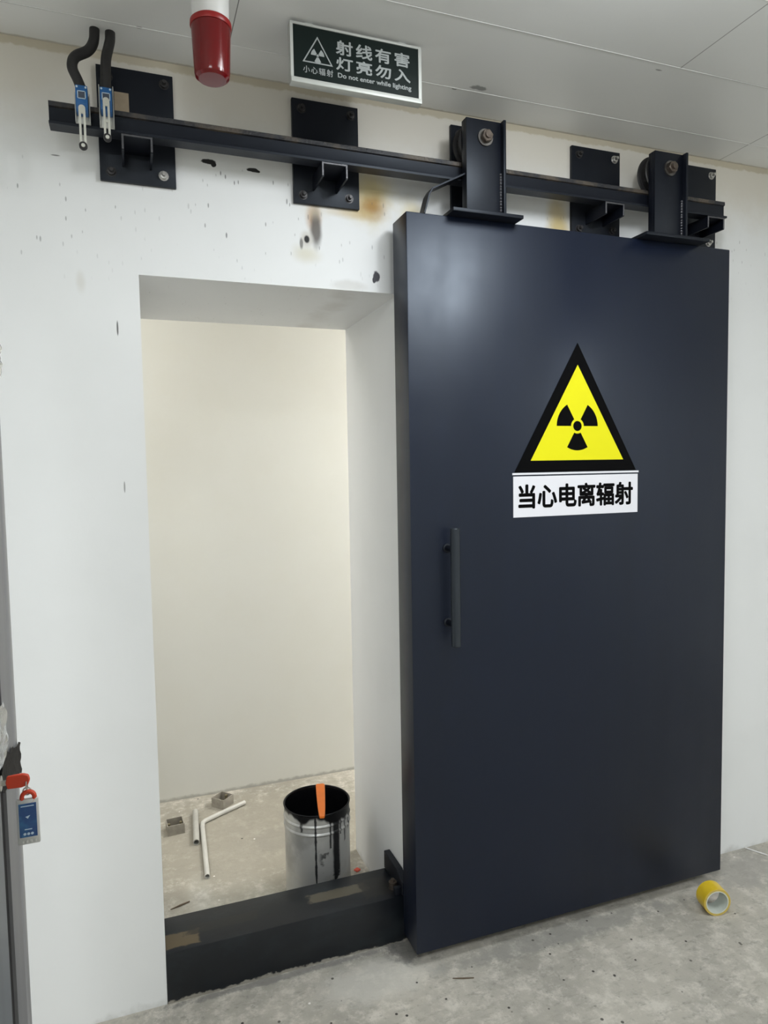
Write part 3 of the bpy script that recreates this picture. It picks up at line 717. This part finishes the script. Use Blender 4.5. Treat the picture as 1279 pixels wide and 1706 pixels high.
# torn dark film round the stile
b = MB()
t = bmesh.new(); rows = []
for k in range(9):
    row = []
    for j in range(11):
        yy = gy + 0.002 - j * 0.0135
        z = 1.081 + k * 0.0055 + 0.032 * (j / 10.0) + (0.003 * math.sin(j * 1.9) if k in (0, 8) else 0)
        row.append(t.verts.new((gx + 0.0006 + 0.0009 * math.sin(k * 1.7 + j * 1.1) + 0.0004 * math.cos(j * 3.1), yy, z)))
    rows.append(row)
for A, B in zip(rows, rows[1:]):
    for j in range(10): t.faces.new((A[j], A[j + 1], B[j + 1], B[j]))
ex = bmesh.ops.solidify(t, geom=t.faces[:], thickness=0.0006)
b._add(t)
make('torn_film', b, M_FILMD, gd)
def wisp(z0, z1, y0, y1, sd):
    rnd = random.Random(sd); t = bmesh.new(); rows = []
    for k in range(10):
        z = z0 + (z1 - z0) * k / 9; w = math.sin(math.pi * (k + 0.6) / 10.2)
        rows.append([t.verts.new((gx + 0.001 + 0.004 * w * (0.5 + 0.5 * math.sin(k * 1.3 + j)) + rnd.uniform(0, 0.002), y0 + (y1 - y0) * (j / 5) + rnd.uniform(-.002, .002), z)) for j in range(6)])
    for A, B in zip(rows, rows[1:]):
        for j in range(5): t.faces.new((A[j], A[j + 1], B[j + 1], B[j]))
    bmesh.ops.solidify(t, geom=t.faces[:], thickness=0.0003)
    return MB()._add(t)
make('clear_film', wisp(1.63, 1.68, -0.935, -0.899, 1), M_FILM, gd)
make('clear_film', wisp(1.15, 1.22, -1.06, -1.0, 2), M_FILM, gd)
make('lock_cylinder', MB().lathe([(0, 0.0), (0.009, 0.0), (0.009, 0.006), (0, 0.006)], (gx - 0.0025, -1.05, 1.135), 'x', 20), M_STEELKEY, gd)

# key with red cap, ring and hanging tag: they swing together
ky, kz = -1.05, 1.135
kt = thing('key', 'key with a red plastic cap sticking out of the grey door leaf', 'key', (gx + 0.004, ky, kz))
make('blade', MB().box(gx + 0.0035, -0.152, ky - 0.001, ky + 0.001, kz - 0.003, kz + 0.003), M_STEELKEY, kt)
kh = [(-0.153, kz - 0.0075), (-0.138, kz - 0.008), (-0.131, kz - 0.006), (-0.1285, kz), (-0.130, kz + 0.006), (-0.136, kz + 0.0085), (-0.153, kz + 0.0075), (-0.1545, kz)]
make('cap', MB().prism(kh, ky - 0.0025, ky + 0.0025, 'y', 0.001), M_KEYRED, kt)
def ring(c, r, th, plane):
    pts = []
    for k in range(25):
        a = 2 * math.pi * k / 24; p, q = r * math.cos(a), r * math.sin(a)
        pts.append((c[0] + p, c[1], c[2] + q) if plane == 'xz' else (c[0], c[1] + p, c[2] + q))
    return MB().tube(pts, th, 8)
tg = thing('key_tag', 'blue card in a pale plastic holder hanging from the red-capped key', 'key tag', (-0.133, ky, kz))
make('chain_link', ring((-0.1325, ky, kz - 0.0065), 0.0055, 0.0008, 'yz')._add(ring((-0.1325, ky, kz - 0.014), 0.0045, 0.0008, 'xz').bm), M_STEELKEY, tg)
make('red_loop', ring((-0.1315, ky - 0.001, kz - 0.021), 0.0068, 0.0026, 'xz'), M_KEYRED, tg)
ta, tb, tz1, tz0 = -0.1445, -0.1205, 1.1125, 1.057
make('holder', MB().box(ta, tb, ky - 0.0035, ky + 0.001, tz0, tz1, 0.0012), M_TAGW, tg)
cd = make('blue_card', MB().box(ta + 0.0025, tb - 0.0025, ky - 0.0041, ky - 0.0035, tz0 + 0.0095, tz1 - 0.005), M_CARD, tg)
b = MB()
for i in range(3):
    b.lathe([(0, 0.0), (0.0016, 0.0), (0.0016, 0.0004), (0, 0.0004)], (ta + 0.008 + i * 0.004, ky - 0.0046, tz0 + 0.0135), 'y', 10)
b.box(ta + 0.005, tb - 0.005, ky - 0.0045, ky - 0.0041, tz1 - 0.0085, tz1 - 0.0075); b.box(ta + 0.008, tb - 0.008, ky - 0.0045, ky - 0.0041, tz0 + 0.0185, tz0 + 0.0195)
b.prism([(ta + 0.0095, tz1 - 0.021), (ta + 0.0145, tz1 - 0.0195), (ta + 0.012, tz1 - 0.0235)], ky - 0.0045, ky - 0.0041, 'y')
make('card_marks', b, M_PALE, cd)
b = MB()
for i in range(4): b.box(ta + 0.004 + i * 0.0045, ta + 0.0065 + i * 0.0045, ky - 0.0042, ky - 0.0035, tz0 + 0.002, tz0 + 0.0055, 0.0003, 1)
make('holder_ribs', b, M_TAGW, tg)
